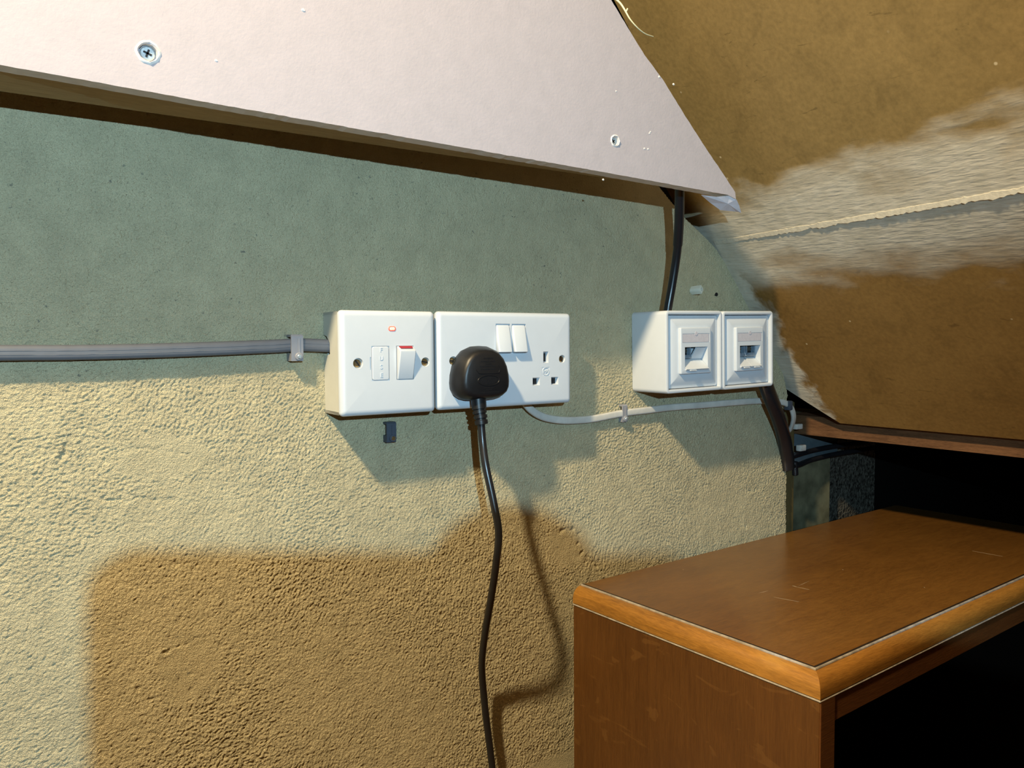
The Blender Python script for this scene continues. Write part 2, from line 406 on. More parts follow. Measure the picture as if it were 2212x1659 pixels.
# combed arcs left by the float, right of the plug lead
rad = np.hypot(GX - 0.375, GZ + 0.200) + 0.004 * vnoise(GX, GZ, 40, 9)
arc = np.sin(rad * 1350 + 4.0 * vnoise(GX, GZ, 75, 10)) * sstep(0.02, 0.05, rad) * sstep(0.125, 0.085, rad) * sstep(0.20, 0.235, GX) * sstep(-0.22, -0.16, GZ)
h = 0.50 * n1 + 0.55 * an + 0.20 * arc
h = np.tanh(h * 1.8) * 0.76                                     # flattened tops, sharp hollows
amp = 0.62 + 0.38 * sstep(-0.3, 0.35, vnoise(GX, GZ, 7, 11))
amp *= 1.0 - 0.45 * sstep(0.03, 0.12, GZ + 0.03 * vnoise(GX, GZ, 12, 12))
for px_, pz_, rx_, rz_ in ((-0.128, -0.026, 0.034, 0.017), (-0.112, -0.192, 0.022, 0.030), (0.262, -0.150, 0.030, 0.022)):
    d_ = np.hypot((GX - px_) / rx_, (GZ - pz_) / rz_) + 0.25 * vnoise(GX, GZ, 45, 13)
    amp *= 0.30 + 0.70 * sstep(0.75, 1.15, d_)
h = h * amp + 0.30 * vnoise(GX, GZ, 110, 14) + 0.40 * vnoise(GX, GZ, 18, 15)
pitm = sstep(0.42, 0.60, vnoise(GX, GZ, 240, 16)) * sstep(-0.1, 0.4, vnoise(GX, GZ, 20, 17)); h -= 0.5 * pitm
for pts_, wd_, dp_ in ((((152, 946), (144, 968), (130, 992)), .0020, 1.9), (((352, 1412), (380, 1397), (408, 1389), (432, 1377)), .0014, 1.3), (((255, 978), (300, 968), (352, 972), (405, 984)), .0016, 0.7),
    (((230, 1084), (310, 1076), (390, 1082)), .0018, 0.7), (((1212, 1148), (1232, 1140), (1252, 1152)), .0020, 1.6), (((1250, 1172), (1262, 1182), (1256, 1196)), .0018, 1.6), (((1268, 1202), (1286, 1214), (1294, 1232), (1310, 1240)), .0020, 1.8),
    (((1606, 1050), (1622, 1062), (1640, 1056)), .0022, 1.2), (((1586, 1120), (1600, 1128), (1612, 1140)), .0020, 1.2), (((790, 905), (830, 930), (856, 962)), .0007, 0.6), (((1480, 478), (1510, 512), (1540, 560)), .0012, 0.8), (((1596, 640), (1612, 670)), .0016, 1.0),
    (((1230, 1100), (1245, 1115), (1240, 1130)), .0012, 0.9), (((1070, 1135), (1085, 1160), (1080, 1185)), .0045, 0.8)):
    P2 = [(p.x, p.z) for p in px_wall(*pts_)]
    d_ = seg_dist(GX + 0.0022 * vnoise(GX, GZ, 200, 18), GZ + 0.0022 * vnoise(GX, GZ, 200, 19), P2)
    wd_ *= 0.75; brk = 0.25 + 0.75 * sstep(-0.25, 0.15, vnoise(GX, GZ, 120, 21)); h += (-0.8 * dp_ * np.exp(-(d_ / wd_) ** 2) + 0.3 * dp_ * np.exp(-((d_ - 2.2 * wd_) / (1.1 * wd_)) ** 2) * sstep(-0.1, 0.4, vnoise(GX, GZ, 60, 20))) * brk
fade = sstep(-0.262, -0.250, GX) * sstep(-0.375, -0.365, GZ) * sstep(0.25, 0.235, GZ)
GY = 0.0006 - 0.001 * h * fade
poly = outline; ins_ = np.zeros(GX.shape, bool)
cxq = GX; czq = GZ
for (ax_, az_), (bx_, bz_) in zip(poly, poly[1:] + poly[:1]):
    if az_ == bz_: continue
    c1 = ((az_ > czq) != (bz_ > czq)) & (cxq < (bx_ - ax_) * (czq - az_) / (bz_ - az_) + ax_); ins_ ^= c1
nx_, nz_ = GX.shape
idx = np.arange(nx_ * nz_).reshape(nx_, nz_)
ok = ins_[:-1, :-1] & ins_[1:, :-1] & ins_[1:, 1:] & ins_[:-1, 1:]
quads = np.stack([idx[:-1, :-1][ok], idx[1:, :-1][ok], idx[1:, 1:][ok], idx[:-1, 1:][ok]], 1)
used = np.zeros(nx_ * nz_, bool); used[quads.ravel()] = True; remap = np.cumsum(used) - 1
co = np.stack([GX.ravel()[used], GY.ravel()[used], GZ.ravel()[used]], 1); quads = remap[quads]
# body of the wall behind the plaster face
no = len(outline); bco = np.array([(x, 0.003, z) for x, z in outline] + [(x, 0.12, z) for x, z in outline]); b0 = len(co)
loops = [quads.ravel()]; starts = list(np.arange(len(quads)) * 4); tot = [4] * len(quads); pos = len(quads) * 4
polys = [[b0 + q for q in range(no)], [b0 + no + q for q in range(no)][::-1]] + [[b0 + q, b0 + (q + 1) % no, b0 + no + (q + 1) % no, b0 + no + q] for q in range(no)]
for p_ in polys: loops.append(np.array(p_)); starts.append(pos); tot.append(len(p_)); pos += len(p_)
loops = np.concatenate(loops); co = np.concatenate([co, bco])
me = bpy.data.meshes.new('wall_back'); me.vertices.add(len(co)); me.vertices.foreach_set('co', co.astype(np.float32).ravel())
me.loops.add(len(loops)); me.loops.foreach_set('vertex_index', loops.astype(np.int32)); me.polygons.add(len(starts))
me.polygons.foreach_set('loop_start', np.array(starts, np.int32)); me.polygons.foreach_set('loop_total', np.array(tot, np.int32))
me.update(calc_edges=True); me.polygons.foreach_set('use_smooth', np.array([True] * len(quads) + [False] * len(polys)))
me.materials.append(M['plaster'])
wall = bpy.data.objects.new('wall_back', me); COL.objects.link(wall); wall['kind'] = 'structure'; wall['label'] = 'rough sandy plaster gable wall behind the sockets'

# roof boards (bent along the filled joint)
A = math.radians(50)
def up_pt(s, y): return bend_pt(y) + V(-math.cos(A), 0, math.sin(A)) * s
def grid(mb, fn, us, vs, th):
    P = [[mb.v(fn(u, v_)) for v_ in vs] for u in us]
    for i in range(len(us) - 1):
        for j in range(len(vs) - 1): mb.face([P[i][j], P[i + 1][j], P[i + 1][j + 1], P[i][j + 1]])
    r = bmesh.ops.solidify(mb.bm, geom=mb.bm.faces[:], thickness=th)
    return P
ys = [0.03, 0.01, 0, -0.03, -0.06, -0.1, -0.15, -0.2, -0.25, -0.3, -0.35, -0.4, -0.5, -0.7, -1.0, -1.5]
ss = [0, 0.03, 0.06, 0.1, 0.14, 0.18, 0.22, 0.26, 0.30, 0.4, 0.6, 0.9, 1.3]
def up_fn(s, y):
    # the board's wall-side edge pulls away from the gable wall near its top
    if s > 0.10:
        lim = 0.03 - 0.070 * min(1, (s - 0.10) / 0.10)
        y = min(y, lim)
    return up_pt(s, y)
mb = MB(); grid(mb, up_fn, ss, ys, 0.006)
def flip_check(): pass
obj('ceiling', mb, M['board_hi'], kind='structure', label='tan hardboard on the upper roof slope', smooth=30)
# lower roof board, its wall-side bottom corner snapped off
def lo_pt(t, y): return bend_pt(y).lerp(eave_pt(y), t)
def lo_fn(t, y):
    if t > 0.80: y = min(y, 0.01 - 0.055 * min(1, (t - 0.80) / 0.2))
    return lo_pt(t, y)
mb = MB(); grid(mb, lo_fn, [0, 0.1, 0.2, 0.3, 0.4, 0.5, 0.6, 0.7, 0.8, 0.85, 0.9, 0.95, 1.0], ys[1:], -0.005)
obj('wall_right', mb, M['board_lo'], kind='structure', label='brown hardboard on the lower roof slope above the eaves', smooth=30)
# filled joint: a ragged lip of plaster along the bend
def joint(name, s0, s1, yy0, seed, th, mat):
    rnd = random.Random(seed); mb = MB(); top = []; bot = []; tb = []; bb = []
    n = 220; nrm_u = V(-math.sin(A), 0, -math.cos(A))
    e0 = V(0.1762, 0, -0.2165).normalized()
    for i in range(n + 1):
        y = 0.0 - (yy0) * i / n
        jag = 0.0005 * mnoise.noise(V(y * 60, seed, 0)) + 0.0005 * mnoise.noise(V(y * 260, seed, 3))
        b = bend_pt(y)
        k_ = 0.45 + 0.75 * min(1, i / (n * 0.35))
        top.append(b + V(-math.cos(A), 0, math.sin(A)) * (s0 + jag * 2))
        tb.append(top[-1] + nrm_u * 0.0007)
        low = b + e0 * (s1 + jag * 3)
        bot.append(low); bb.append(low + nrm_u * (th * k_ + jag))
    R = [top, tb, bb, bot]
    vs = [[mb.v(p) for p in r] for r in R]
    for a, b_ in ((0, 1), (1, 2), (2, 3), (3, 0)):
        for i in range(n): mb.face([vs[a][i], vs[a][i + 1], vs[b_][i + 1], vs[b_][i]])
    mb.face([v_[0] for v_ in vs]); mb.face([v_[-1] for v_ in vs][::-1])
    return obj(name, mb, mat, kind='structure', label='ragged plaster lip along the joint of the roof boards', smooth=25)
joint('trim_1', 0.0035, 0.0012, 0.62, 5, 0.0014, M['filler'])
# eaves timber under the lower board
mb = MB()
def eav(y, dx, dz): return eave_pt(y) + V(dx, 0, dz)
pr = [(0.0160, 0.004), (0.0160, -0.0212), (0.040, -0.024), (0.040, 0.006)]
mb.loft([[eav(y, a, b) for a, b in pr] for y in (0.036, -0.1, -0.25, -0.6, -1.5)])
obj('trim_2', mb, M['eaves'], kind='structure', label='paint-splashed sawn timber along the eaves under the brown board', smooth=0)
# dark space behind the eaves
def slab(name, a, b, mat, label): 
    mb = MB(); mb.box(a, b); return obj(name, mb, mat, kind='structure', label=label, smooth=0)
slab('wall_eaves', (0.600, 0.040, -0.95), (0.757, 0.12, -0.040), M['block'], 'concrete block pier beyond the end of the plaster wall')
slab('wall_far', (0.757, 0.06, -0.95), (0.90, 0.12, -0.05), M['rough'], 'roughcast wall in the dark eaves space')
slab('wall_void', (0.90, 0.06, -0.95), (1.5, 0.12, -0.05), M['void'], 'back of the eaves space, its shade put in as black')
slab('wall_end', (1.5, -1.6, -0.95), (1.54, 0.12, 0.05), M['void'], 'far side of the eaves space, its shade put in as black')
mb = MB(); mb.box((0.695, -1.6, -0.062), (1.54, 0.06, -0.045)); obj('ceiling_eaves', mb, M['void'], kind='structure', label='underside of the roof in the eaves space, its shade put in as black', smooth=0)
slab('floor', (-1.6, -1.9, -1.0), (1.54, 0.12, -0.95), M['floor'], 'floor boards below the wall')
slab('wall_beyond', (-1.6, 0.55, -0.95), (1.54, 0.6, 1.3), M['void'], 'backdrop added behind the gap at the roof edge, its darkness put in as black')
# corner post + lining seen between plaster wall and eaves timber
mb = MB(); mb.box((0.6165, 0.012, -0.95), (0.640, 0.045, -0.020), 0.002); obj('trim_3', mb, make_wood('yellowed_corner_post', (0.085, 0.06, 0.022), (0.14, 0.105, 0.042), (6, 6, 0.5), 0.7, 0.2), kind='structure', label='narrow yellowed timber post in the corner behind the black conduit')
mb = MB(); mb.box((0.655, 0.030, -0.105), (0.76, 0.046, -0.066), 0.001); obj('trim_4', mb, M['blue'], kind='structure', label='blue-grey lining strip under the eaves timber')

# ================================================================== PINK PLASTERBOARD
BY = -0.105; BT = 0.0125
tp = thing('plasterboard_sheet', 'pink plasterboard sheet with two screw heads above the wall', 'plasterboard', (0, BY, 0.2))
def bpt(x, y): p = atY(x, y, BY); return (p.x, p.z)
b_edge = [(0, 140), (450, 221.5), (900, 301), (1300, 371), (1572, 421), (1590, 430), (1588, 415), (1560, 372), (1522, 316), (1470, 234), (1432, 172), (1405, 136), (1392, 118), (1355, 58), (1325, 8), (1318, -4)]
pts = [bpt(*q) for q in b_edge]
ln = pts[0]; sl = (pts[2][1] - pts[0][1]) / (pts[2][0] - pts[0][0])
outline = [(-1.3, ln[1] + sl * (-1.3 - ln[0]))] + pts
# slightly torn lower and right edge
fine = []
for i in range(len(outline) - 1):
    a, b = Vector(outline[i]).to_3d(), Vector(outline[i + 1]).to_3d(); m_ = max(1, int((b - a).length / 0.004))
    for j in range(m_):
        q = a.lerp(b, j / m_)
        fine.append((q.x + 0.0004 * mnoise.noise(V(q.x * 300, q.y * 300, 1)), q.y + 0.0004 * mnoise.noise(V(q.x * 300, q.y * 300, 7))))
dv = Vector(outline[-1]) - Vector(outline[-5])
top_r = Vector(outline[-1]) + dv.normalized() * 0.45
fine += [outline[-1], (top_r.x, top_r.y), (-1.3, top_r.y)]
def ragged(cx, cz, r, n=18, amp=0.16, seed=0):
    rnd = random.Random(seed); return [(cx + r * (1 + amp * (rnd.random() - 0.5)) * math.cos(2 * PI * i / n), cz + r * (1 + amp * (rnd.random() - 0.5)) * math.sin(2 * PI * i / n)) for i in range(n)]
s1 = bpt(320, 113); s2 = bpt(1329, 304)
holes = [ragged(*s1, 0.0052, seed=3), ragged(*s2, 0.0036, seed=8)]
mb = MB(); bm = mb.bm
F = [mb.v((x, BY, z)) for x, z in fine]; Bk = [mb.v((x, BY + BT, z)) for x, z in fine]
ed = []
for i in range(len(F)):
    j = (i + 1) % len(F); ed.append(bm.edges.new((F[i], F[j]))); bm.faces.new((F[i], F[j], Bk[j], Bk[i]))
bm.faces.new(Bk)
for hp in holes:
    a = [mb.v((x, BY, z)) for x, z in hp]; b = [mb.v((x, BY + 0.0045, z)) for x, z in hp]
    for i in range(len(a)):
        j = (i + 1) % len(a); ed.append(bm.edges.new((a[i], a[j]))); bm.faces.new((a[i], a[j], b[j], b[i]))
    bm.faces.new(b)
bmesh.ops.triangle_fill(bm, use_beauty=True, use_dissolve=False, edges=ed, normal=(0, -1, 0))
sheet = obj('sheet', mb, M['pink'], tp, smooth=0)
# give the cut edge and the crater walls the bare gypsum look
sheet.data.materials.append(M['gypsum'])
for f in sheet.data.polygons:
    if abs(f.normal.y) < 0.5: f.material_index = 1
for (sx, sz), r, dep, ang in ((s1, 0.0044, 0.0022, 0.35), (s2, 0.0032, 0.0026, 0.9)):
    mb = MB(); mb.cyl((sx, BY + dep + 0.0015, sz), (0, -1, 0), r, 0.0015, 20, bev=0.0006)
    so = obj('screw', mb, M['steel'], tp)
    mb = MB()
    for a in (ang, ang + PI / 2):
        t = bmesh.new(); bmesh.ops.create_cube(t, size=1)
        for q in t.verts: q.co = Vector((q.co.x * r * 1.15, q.co.y * 0.0005, q.co.z * r * 0.28))
        mb.join(t, Matrix.Translation((sx, BY + dep, sz)) @ Matrix.Rotation(a, 4, 'Y'))
    obj('cross_slot', mb, M['dark'], so, smooth=0)
    # raised ring of torn paper round the screw
    mb = MB(); n = 22; rnd = random.Random(int(sx * 1e4)); rings = []
    rad = [r * (1.22 + 0.16 * rnd.random()) for i in range(n)]
    for k_, (f, h) in enumerate(((0.98, 0.0), (1.06, 0.0009), (1.22, 0.0004), (1.30, 0.0))):
        rings.append([(sx + rad[i] * f * math.cos(2 * PI * i / n), BY - h * (0.5 + rnd.random()) - 0.00002, sz + rad[i] * f * math.sin(2 * PI * i / n)) for i in range(n)])
    mb.loft(rings, True, False, False); obj('torn_paper_ring', mb, M['gypsum'], tp)
# hanging flap of torn paper at the lower right corner
mb = MB()
fl = [((1514, 421), 0.0), ((1548, 425), 0.0), ((1575, 423), 0.0), ((1591, 431), 0.0), ((1597, 444), 0.005), ((1601, 460), 0.010), ((1590, 457), 0.011), ((1575, 456), 0.012), ((1556, 454), 0.012), ((1534, 438), 0.008)]
fp = [atY(x, y, BY + 0.001 + o) for (x, y), o in fl]
mid = [atY(1572, 440, BY + 0.004)]
vs = [mb.v(p) for p in fp]; c1 = mb.v(mid[0])
for i in range(len(vs)): mb.face([vs[i], vs[(i + 1) % len(vs)], c1])
bmesh.ops.solidify(mb.bm, geom=mb.bm.faces[:], thickness=0.0006)
obj('paper_flap', mb, plain('torn_board_paper', (0.70, 0.66, 0.70), 0.7, 0.2), tp, smooth=0)
# small loose crumbs stuck on the board
rnd = random.Random(4)
for x, y in ((467, 131), (1405, 285), (1392, 321), (1403, 288), (1331, 197), (1303, 388), (655, 22), (1455, 182), (1424, 166), (1400, 322)):
    p = atY(x, y, BY); mb = MB(); tb_ = bmesh.new(); bmesh.ops.create_icosphere(tb_, subdivisions=1, radius=0.0008 + 0.0005 * rnd.random()); mb.join(tb_, Matrix.Translation(p) @ Matrix.Diagonal((1.3, 0.5, 1.0, 1)))
    obj('gypsum_crumb', mb, M['gypsum'], tp, smooth=0)
# batten behind the sheet
mb = MB(); mb.box((-1.3, BY + BT, 0.2165), (0.335, -0.048, 0.2635), 0.0012, 1)
obj('timber_batten', mb, M['batten'], label='rough tan timber batten fixed behind the bottom edge of the pink board', cat='timber', smooth=0)
# pale strand poking out of the gap
pb = [atY(x, y, d_) for x, y, d_ in ((1322, -8, -0.09), (1337, 4, -0.093), (1345, 14, -0.095), (1352, 26, -0.098), (1362, 43, -0.10), (1378, 61, -0.10), (1394, 73, -0.098), (1411, 79, -0.094))]
mb = MB(); mb.sweep(spline(pb, 6), circ(0.0009, 8), (1, 0, 0), scale=lambda t: 1.1 - 0.65 * t)
mb.sweep([pb[3], atY(1356, 18, -0.1)], circ(0.0007, 6), (1, 0, 0))
obj('wire_strand', mb, M['straw'], label='thin pale yellow strand curling out beside the pink board', cat='strand')

# ================================================================== FUSED SWITCH
D1 = 0.0374; D2 = 0.0357
t = thing('fused_switch', 'square white fused switch with glowing neon and FUSE lettering', 'switch', (0.043, 0, 0.043))
mb = MB()
yb = -(D1 - 0.0052)
side = [(0, 0.001), (yb, 0.001), (yb, 0.085), (0, 0.085), (0, 0.0665), (-0.0065, 0.0650), (-0.0115, 0.0615), (-0.0135, 0.0595), (-0.0135, 0.0505), (-0.0095, 0.0498), (-0.0035, 0.0488), (0, 0.0470)]
mb.prism([(0.0005, y, z) for y, z in side], (0.0025, 0, 0))
mb.box((0.083, yb, 0.001), (0.0855, 0, 0.085)); mb.box((0.0005, yb, 0.001), (0.0855, 0, 0.0035)); mb.box((0.0005, yb, 0.0825), (0.0855, 0, 0.085))
mb.box((0.003, -0.002, 0.0035), (0.083, 0, 0.0825))
obj('back_box', mb, M['cream'], t, smooth=0)
mb = MB()
hs = [(disc(0.0152, 0.0429, 0.0044), 0.003, 0.86), (disc(0.0762, 0.0429, 0.0040), 0.003, 0.86),
      (rect(0.0270, 0.0283, 0.0428, 0.0568), 0.0012, 1.0), (rect(0.0490, 0.0285, 0.0650, 0.0569), 0.002, 1.0), (rect(0.0255, 0.0375, 0.0265, 0.0478), 0.0012, 1.0)]
plate(mb, 0, 0, 0.086, 0.086, yb, -D1, 0.0035, 0.0050, 0.0040, hs, 6, 6)
obj('faceplate', mb, M['white'], t, smooth=50)
mb = MB(); plate(mb, 0.0274, 0.0287, 0.0424, 0.0564, -D1 + 0.0012, -D1 - 0.0003, 0.0018, 0.0006, 0.0006)
fh = obj('fuse_holder', mb, M['white'], t)
text_obj('F\nU\nS\nE', 0.0050, 0.0353, 0.0431, -D1 - 0.0003, M['white2'], fh, 'fuse_lettering', 0.0004, line=1.40)
mb = MB()  # rocker pressed in at the bottom, proud at the top
def rocker(mb, x0, z0, x1, z1, y, p_top, p_bot, r=0.0012, knee=None):
    prof = [(z0, y + 0.002), (z0, y - p_bot + r * 0.5), (z0 + r * 0.5, y - p_bot)] 
    if knee: prof += [(z0 + (z1 - z0) * knee, y - p_top)]
    prof += [(z1 - r * 1.5, y - p_top), (z1, y - p_top + r * 1.2), (z1, y + 0.002)]
    def ring(x, ins): return [(x, yy + (ins if yy < y else 0), min(max(z, z0 + ins), z1 - ins)) for z, yy in prof]
    mb.loft([ring(x0, r * 0.6), ring(x0 + r * 0.35, r * 0.15), ring(x0 + r, 0), ring(x1 - r, 0), ring(x1 - r * 0.35, r * 0.15), ring(x1, r * 0.6)])
ry = -D1
prof = [(0.0290, ry + 0.002), (0.0290, ry - 0.0004), (0.0296, ry - 0.0007), (0.0515, ry - 0.0064), (0.0528, ry - 0.0062), (0.0564, ry - 0.0008), (0.0564, ry + 0.002)]
x0, x1 = 0.0497, 0.0644
def rg(x, i): return [(x, y + (i if y < ry else 0), z) for z, y in prof]
mb.loft([rg(x0, 0.0007), rg(x0 + 0.0008, 0), rg(x1 - 0.0008, 0), rg(x1, 0.0007)])
rk = obj('rocker_switch', mb, M['white'], t, smooth=30)
mb = MB(); q = 0.0001
mb.prism([(x, y, z) for x, y, z in ((0.0515, ry - 0.0040 - q, 0.0545 + q), (0.0622, ry - 0.0040 - q, 0.0545 + q), (0.0630, ry - 0.0012 - q, 0.0563 + q), (0.0508, ry - 0.0012 - q, 0.0563 + q))], (0, -0.0004, 0.0003))
obj('red_flag', mb, M['red'], rk, smooth=0, label='dark red strip along the top of the rocker')
mb = MB(); plate(mb, 0.0421, 0.0690, 0.0490, 0.0732, -D1 + 0.001, -D1 - 0.0006, 0.0020, 0.0008, 0.0006)
ne = obj('neon_indicator', mb, M['neon_rim'], t, label='glowing red neon indicator')
mb = MB(); plate(mb, 0.0432, 0.0699, 0.0479, 0.0723, -D1, -D1 - 0.0010, 0.0011, 0.0006, 0.0004); obj('neon_core', mb, M['neon'], ne)
screw_head(t, 0.0152, 0.0429, -D1 + 0.0014, 0.0034, M['brass'], ang=0.9); screw_head(t, 0.0762, 0.0429, -D1 + 0.0014, 0.0032, M['brass'], ang=0.2)

# ================================================================== DOUBLE SOCKET
X2 = 0.0888; Z2 = 0.0005
t = thing('double_socket', 'white double wall socket with two rocker switches beside the fused switch', 'socket', (X2 + 0.073, 0, 0.043))
mb = MB(); yb = -(D2 - 0.0055)
mb.box((X2 + 0.002, yb, Z2 + 0.002), (X2 + 0.144, 0, Z2 + 0.084), 0.001, 1); obj('back_box', mb, M['cream'], t, smooth=0)
EH = rect(0.2012, 0.0396, 0.2071, 0.0503); LH = rect(0.1888, 0.0188, 0.1970, 0.0260); NH = rect(0.2103, 0.0187, 0.2188, 0.0260)
OFF = 0.0605
mb = MB()
hs = [(disc(0.1042, 0.0433, 0.0040), 0.003, 0.86), (disc(0.2233, 0.0430, 0.0038), 0.003, 0.86),
      (rect(0.1485, 0.0494, 0.1638, 0.0760), 0.002, 1), (rect(0.1658, 0.0493, 0.1812, 0.0760), 0.002, 1),
      (EH, 0.0045, 0.72), (LH, 0.0045, 0.72), (NH, 0.0045, 0.72), (rect(0.1995, 0.0275, 0.2085, 0.0356), 0.0003, 1)]
plate(mb, X2, Z2, X2 + 0.146, Z2 + 0.086, yb, -D2, 0.0035, 0.0045, 0.0040, hs, 6, 6)
obj('faceplate', mb, M['white2'], t, smooth=50)
for x0 in (0.1489, 0.1662):
    mb = MB(); rocker(mb, x0, 0.0498, x0 + 0.0146, 0.0756, -D2, 0.0006, 0.0052, 0.0016); obj('rocker_switch', mb, M['white2'], t, smooth=40)
for hp, tp_ in ((EH, 0.7), (LH, 0.7), (NH, 0.7)):
    cx = sum(p[0] for p in hp) / 4; cz = sum(p[1] for p in hp) / 4
    mb = MB(); mb.box((min(p[0] for p in hp) * 0.7 + cx * 0.3, -D2 + 0.0036, min(p[1] for p in hp) * 0.7 + cz * 0.3), (max(p[0] for p in hp) * 0.7 + cx * 0.3, -D2 + 0.0046, max(p[1] for p in hp) * 0.7 + cz * 0.3))
    obj('pin_slot', mb, M['dark'], t, smooth=0)
mb = MB(); cx, cz = 0.2040, 0.03155
for i in range(28):
    a0, a1 = 2 * PI * i / 28, 2 * PI * (i + 1) / 28
    P = [(cx + r * math.cos(a), y, cz + r * math.sin(a)) for a in (a0, a1) for r, y in ((0.0033, -D2 + 0.0003), (0.0034, -D2 - 0.0003), (0.0038, -D2 - 0.0003), (0.0039, -D2 + 0.0003))]
    v8 = [mb.v(p) for p in P]
    for k_ in range(3): mb.face([v8[k_], v8[k_ + 1], v8[k_ + 5], v8[k_ + 4]])
bd = obj('badge_ring', mb, M['white'], t)
text_obj('MK', 0.0041, cx, cz, -D2 + 0.0001, M['white'], bd, 'badge_lettering', 0.0004, shear=0.3)
screw_head(t, 0.1042, 0.0433, -D2 + 0.0014, 0.0031, M['brass'], ang=0.0); screw_head(t, 0.2233, 0.0430, -D2 + 0.0014, 0.0030, M['brass'], ang=1.2)

# ================================================================== PLUG AND LEAD
t = thing('power_plug', 'black moulded plug in the double socket with its black lead hanging down', 'plug', (0.128, -D2, 0.03))
cx = 0.1262
# outline in local x,z seen from the front
def plug_outline(k_, dx=0, dz=0):
    pts = [(0, 0.0555), (0.0075, 0.0550), (0.0150, 0.0520), (0.0205, 0.0462), (0.0242, 0.0390), (0.0262, 0.0310), (0.0268, 0.0240), (0.0262, 0.0185), (0.0238, 0.0140), (0.0195, 0.0110), (0.0140, 0.0095), (0.0070, 0.0090)]
    full = pts + [(-0.0, 0.0090)] + [(-x, z) for x, z in pts[:0:-1]]
    mz = 0.031
    return [(cx + dx + x * k_, mz + dz + (z - mz) * k_) for x, z in full]
rings = []
for y, k_, dz in ((-D2 - 0.0001, 0.99, 0), (-D2 - 0.0045, 1.03, 0), (-D2 - 0.0075, 1.03, 0), (-D2 - 0.0110, 1.0, 0), (-D2 - 0.0150, 0.955, 0), (-D2 - 0.0185, 0.90, 0), (-D2 - 0.0205, 0.84, 0), (-D2 - 0.0215, 0.76, 0)):
    rings.append([(x, y, z) for x, z in plug_outline(k_, 0, dz)])
mb = MB(); mb.loft(rings); pf = -D2 - 0.0215
pb_ = obj('plug_body', mb, M['black'], t, smooth=50)
# moulded details on the face: fingertip oval with ribs, framed caption lines
mb = MB(); ox, oz = cx + 0.0012, 0.0263; n = 30
def oval(f, y): return [(ox + 0.0108 * f * math.cos(2 * PI * i / n), y, oz + 0.0045 * f * math.sin(2 * PI * i / n)) for i in range(n)]
mb.loft([oval(1.06, pf), oval(1.03, pf - 0.0004), oval(0.97, pf - 0.0004), oval(0.93, pf + 0.0001)], True, False, True)
for i in range(-9, 10):
    xx = i * 0.00095; hz = 0.0045 * 0.88 * math.sqrt(max(0, 1 - (xx / 0.0098) ** 2))
    if hz < 0.0006: continue
    t_ = bmesh.new(); bmesh.ops.create_cube(t_, size=1)
    for q in t_.verts: q.co = Vector((q.co.x * 0.0004 + q.co.z * hz * 0.5, q.co.y * 0.0004, q.co.z * hz * 1.7))
    mb.join(t_, Matrix.Translation((ox + xx * 0.92, pf + 0.0001, oz)))
obj('finger_oval', mb, M['black'], pb_, smooth=0)
mb = MB()
frame = [(cx - 0.0115, 0.0360), (cx - 0.0095, 0.0333), (cx - 0.0070, 0.0325), (cx + 0.0095, 0.0326), (cx + 0.0118, 0.0338), (cx + 0.0122, 0.0365), (cx + 0.0112, 0.0395)]
mb.sweep(spline([(x, pf - 0.0001, z) for x, z in frame], 5), circ(0.00032, 6))
rnd = random.Random(11)
for z, x0, x1, h in ((0.0455, -0.004, 0.006, 0.0013), (0.0428, -0.007, 0.008, 0.0010), (0.0408, -0.002, 0.004, 0.0010), (0.0387, -0.008, 0.008, 0.0010), (0.0362, -0.007, 0.007, 0.0009), (0.0198, -0.004, 0.006, 0.0009), (0.0182, -0.002, 0.004, 0.0008), (0.0160, -0.008, 0.011, 0.0008)):
    x = x0
    while x < x1:
        wd = 0.0005 + 0.0006 * rnd.random()
        mb.box((cx + x, pf - 0.00018, z - h / 2), (cx + x + wd, pf + 0.0003, z + h / 2)); x += wd + 0.00045
obj('moulded_captions', mb, M['black'], pb_, smooth=0)
# strain relief
sr = [V(cx - 0.0028, -D2 - 0.0100, 0.0110), V(cx - 0.0030, -D2 - 0.0110, 0.0055), V(cx - 0.0030, -D2 - 0.0120, 0.0000), V(cx - 0.0026, -D2 - 0.0132, -0.0060), V(cx - 0.0022, -D2 - 0.0143, -0.0128)]
mb = MB(); path = spline(sr, 8)
def sr_scale(t_):
    base = 1.10 - 0.22 * t_
    g = 0
    for c_ in (0.50, 0.66, 0.82): 
        if abs(t_ - c_) < 0.03: g = 0.17
    if t_ > 0.985: g = 0.2
    return base - g
dense = [path[0].lerp(path[-1], 0)] ; dense = spline(sr, 20)
mb.sweep(dense, circ(0.0066, 16, 0.0060), scale=sr_scale); obj('strain_relief', mb, M['black'], t, smooth=40)
cord = [(1039, 900, 0.0500), (1040, 925, 0.0500), (1043, 960, 0.0520), (1050, 1010, 0.0580), (1066, 1085, 0.0650), (1077, 1150, 0.0700), (1072, 1215, 0.0690), (1061, 1290, 0.0560), (1049, 1360, 0.0400), (1042, 1415, 0.0275), (1041, 1450, 0.0195), (1044, 1490, 0.0155), (1050, 1550, 0.0140), (1063, 1655, 0.0150), (1075, 1780, 0.0150), (1080, 1950, 0.012)]
mb = MB(); mb.sweep(spline([atY(x, y, -d_) for x, y, d_ in cord], 8), circ(0.00335, 14)); obj('cord', mb, M['cable_black'], t, smooth=60)

